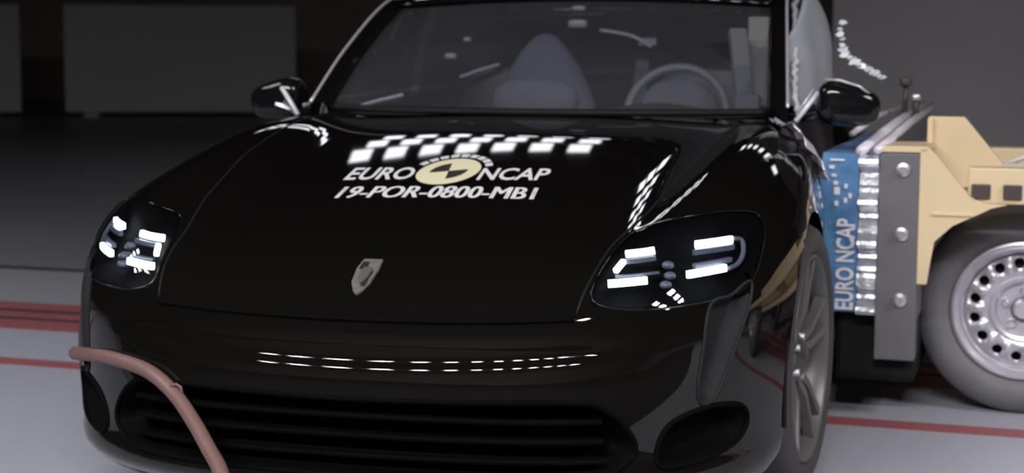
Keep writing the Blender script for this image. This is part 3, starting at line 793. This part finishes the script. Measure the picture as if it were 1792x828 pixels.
for z in (.792, .594, .390):
    b = lathe('bolt', [(0, .021), (-.008, .021), (-.010, .012), (-.018, .012), (-.018, 0)], 'y', 'bolt', bp, 16, center=(.252, -.001, z))
# beige frame
prism('gusset_plate', [(.300, .862), (.322, .862), (.352, .835), (.452, .712), (.475, .692), (.56, .692), (.50, .678), (.40, .628), (.345, .575), (.330, .44), (.300, .44)], .0, .045, 'beige', tr)
box('top_flange', (.180, .0, .845), (.325, .30, .864), 'beige', tr, bevel=.003)
box('weld_rib', (.34, -.006, .655), (.46, .004, .664), 'beige', tr, bevel=.002)
prism('gusset_plate', [(.300, .945), (.412, .945), (.545, .785), (.552, .72), (.300, .72)], .30, .345, 'beige', tr)
box('gusset_rib', (.300, .27, .70), (.318, .31, .94), 'beige', tr, bevel=.003)
box('side_beam', (.44, .06, .69), (3.0, .16, .80), 'beige', tr, bevel=.006)
box('beam_slot', (.452, .048, .706), (.508, .066, .750), 'brown', tr, bevel=.003)
box('beam_slot', (.545, .048, .706), (.60, .066, .750), 'brown', tr, bevel=.003)
tube('top_pipe', [(.535, .30, .787), (3.0, .30, .787)], .016, 'beigelight', tr, seg=12)
tube('brace_rod', [(.535, .32, .795), (.72, .36, .865)], .008, 'beigelight', tr, seg=8)
for y in (1.2,): box('side_beam', (.30, y, .60), (3.0, y+.10, .80), 'beige', tr, bevel=.006)
for x in (.32, 1.5, 2.85): box('cross_beam', (x, .16, .62), (x+.10, 1.2, .72), 'beige', tr, bevel=.006)
for x in (.613, 2.75): tube('axle', [(x, .30, .335), (x, 1.25, .335)], .04, 'plate', tr, seg=12)
box('ballast_box', (1.0, .35, .45), (2.4, 1.15, .95), 'beige', tr, bevel=.02)
box('skid', (.05, .06, .12), (.30, 1.4, .345), 'matte', tr, bevel=.02)
# rods over the top of the barrier
tube('top_rod', [(.125, -.01, .848), (.160, .75, .905), (.20, 1.5, .945)], .017, 'pale', tr, seg=12)
tube('top_rod', [(.175, -.01, .852), (.205, .75, .905), (.235, 1.5, .945)], .014, 'pale', tr, seg=12)
mesh_obj('top_cover', [(.10, .03, .846), (.19, .03, .848), (.225, 1.48, .932), (.12, 1.48, .93), (.10, .03, .836), (.19, .03, .836), (.225, 1.48, .836), (.12, 1.48, .836)], [(0, 1, 2, 3), (4, 7, 6, 5), (0, 4, 5, 1), (1, 5, 6, 2), (2, 6, 7, 3), (3, 7, 4, 0)], 'plate', tr)
tube('cover_edge', [(.06, .30, .885), (.09, .80, .925), (.12, 1.45, .94)], .010, 'pale', tr, seg=8)
sp_ = tube('sensor_post', [(.165, 1.0, .90), (.168, 1.0, 1.05)], .009, 'brown', tr, seg=10); superell('sensor_head', (.168, .99, 1.045), (.022, .02, .018), 'brown', sp_, e=.6)
sp2 = tube('sensor_post', [(.205, .98, .92), (.208, .98, .985)], .012, 'brown', tr, seg=10); superell('sensor_head', (.208, .97, .99), (.018, .018, .014), 'bolt', sp2, e=.7)
# trolley wheel: near face at y=0 looking to -y
def trolley_wheel():
    prof = [(.012, .222), (-.004, .236), (-.012, .262), (-.010, .292), (.006, .318), (.03, .332), (.10, .335), (.17, .332), (.195, .318), (.208, .28), (.205, .236), (.19, .222)]
    w = lathe('trolley_wheel', prof, 'y', 'trubber', tr, 72, closed=True)
    lathe('tread_groove', [(.075, .3352), (.075, .3362), (.085, .3362), (.085, .3352)], 'y', 'matte', w, 72, closed=True)
    # rim: outer flange, well, disc with holes
    lathe('rim', [(.014, .224), (-.002, .219), (-.004, .212), (.006, .207), (.012, .198), (.034, .190), (.05, .186), (.05, .178)], 'y', 'steel', w, 72)
    lathe('rim_ring', [(.022, .198), (.012, .190), (.022, .183)], 'y', 'steel', w, 72)
    # disc with 15 round holes
    nh = 15; V = []; Fc = []; rc, rh = .150, .0165
    def prof_y(r): return .050-.030*math.exp(-((r-.135)/.035)**2)
    bm = bmesh.new()
    for k in range(nh):
        a0 = 2*math.pi*k/nh; hw = math.pi/nh; m = 16; inner = []; outer = []
        for i in range(m):
            t = 2*math.pi*i/m; dx, dz = math.cos(t), math.sin(t)
            r, a = rc+rh*dx, a0+rh*dz/rc
            inner.append(bm.verts.new((r*math.cos(a), prof_y(r), r*math.sin(a))))
            sc = 1/max(abs(dx), abs(dz)); rr_, aa = (rc+.030*dx*sc if dx > 0 else rc+.044*dx*sc), a0+hw*dz*sc
            outer.append(bm.verts.new((rr_*math.cos(aa), prof_y(rr_), rr_*math.sin(aa))))
        for i in range(m): bm.faces.new((inner[i], inner[(i+1) % m], outer[(i+1) % m], outer[i]))
        back = [bm.verts.new((v.co.x, v.co.y+.012, v.co.z)) for v in inner]
        for i in range(m): bm.faces.new((inner[(i+1) % m], inner[i], back[i], back[(i+1) % m]))
    bmesh.ops.remove_doubles(bm, verts=bm.verts, dist=.0012)
    bm_obj('rim_disc', bm, 'steel', w, smooth=True)
    lathe('hub_dish', [(.036, .108), (.026, .098), (.030, .088), (.052, .080), (.055, .035), (.03, .030), (.018, .026), (.015, 0)], 'y', 'steel', w, 48)
    lathe('brake_drum', [(.075, 0), (.075, .185), (.12, .19)], 'y', 'matte', w, 40)
    for k in range(5):
        a = 2*math.pi*k/5+.3; lathe('wheel_nut', [(.054, .014), (.036, .013), (.032, .008), (.032, 0)], 'y', 'bolt', w, 10, center=(.058*math.cos(a), 0, .058*math.sin(a)))
    return w
tw = trolley_wheel(); tw.location = (.613, .25, .3365)
for (x, y, rz) in ((2.75, .25, 0), (.613, 1.45, math.pi), (2.75, 1.45, math.pi)):
    c = copy_tree(tw, tr); c.location = (x, y, .3365); c.rotation_euler = (0, 0, rz)

# ================================================================== flying glass by the broken side window
rs = np.random.RandomState(11)
sh_pts = [(.942, 1.04, 1.222), (.944, 1.04, 1.205), (.948, 1.05, 1.19), (.949, 1.03, 1.172), (.952, 1.04, 1.158), (.956, 1.06, 1.149), (.961, 1.04, 1.147), (.966, 1.05, 1.140), (.957, 1.02, 1.138), (.972, 1.04, 1.131), (.984, 1.05, 1.125), (.990, 1.04, 1.119), (.998, 1.03, 1.113), (1.008, 1.05, 1.108),
          (1.018, 1.05, 1.101), (1.027, 1.04, 1.094), (1.036, 1.06, 1.096), (1.045, 1.05, 1.088), (1.055, 1.05, 1.084), (1.064, 1.05, 1.077), (1.074, 1.06, 1.070), (.950, 1.06, 1.243)]
words = 'glass fragment in the spray flying from the broken side window above the mirror'
for i, p in enumerate(sh_pts):
    bm = bmesh.new(); n = 5; sz = rs.uniform(.007, .014); a0 = rs.uniform(0, 6)
    ring = [(math.cos(a0+k*2*math.pi/n)*sz*rs.uniform(.7, 1.4)*1.3, math.sin(a0+k*2*math.pi/n)*sz*rs.uniform(.6, 1.1)) for k in range(n)]
    a = [bm.verts.new((x, -.002, z)) for x, z in ring]; b = [bm.verts.new((x*.9, .002, z*.9)) for x, z in ring]
    bm.faces.new(a); bm.faces.new(b[::-1])
    for k in range(n): bm.faces.new((a[k], b[k], b[(k+1) % n], a[(k+1) % n]))
    o = bm_obj('glass_shard', bm, 'shard', None, loc=p); o.rotation_euler = (rs.uniform(-.9, .3), rs.uniform(-.4, .4), rs.uniform(-.6, .6))
    tag(o, words, 'glass shard', 'flying glass fragments')
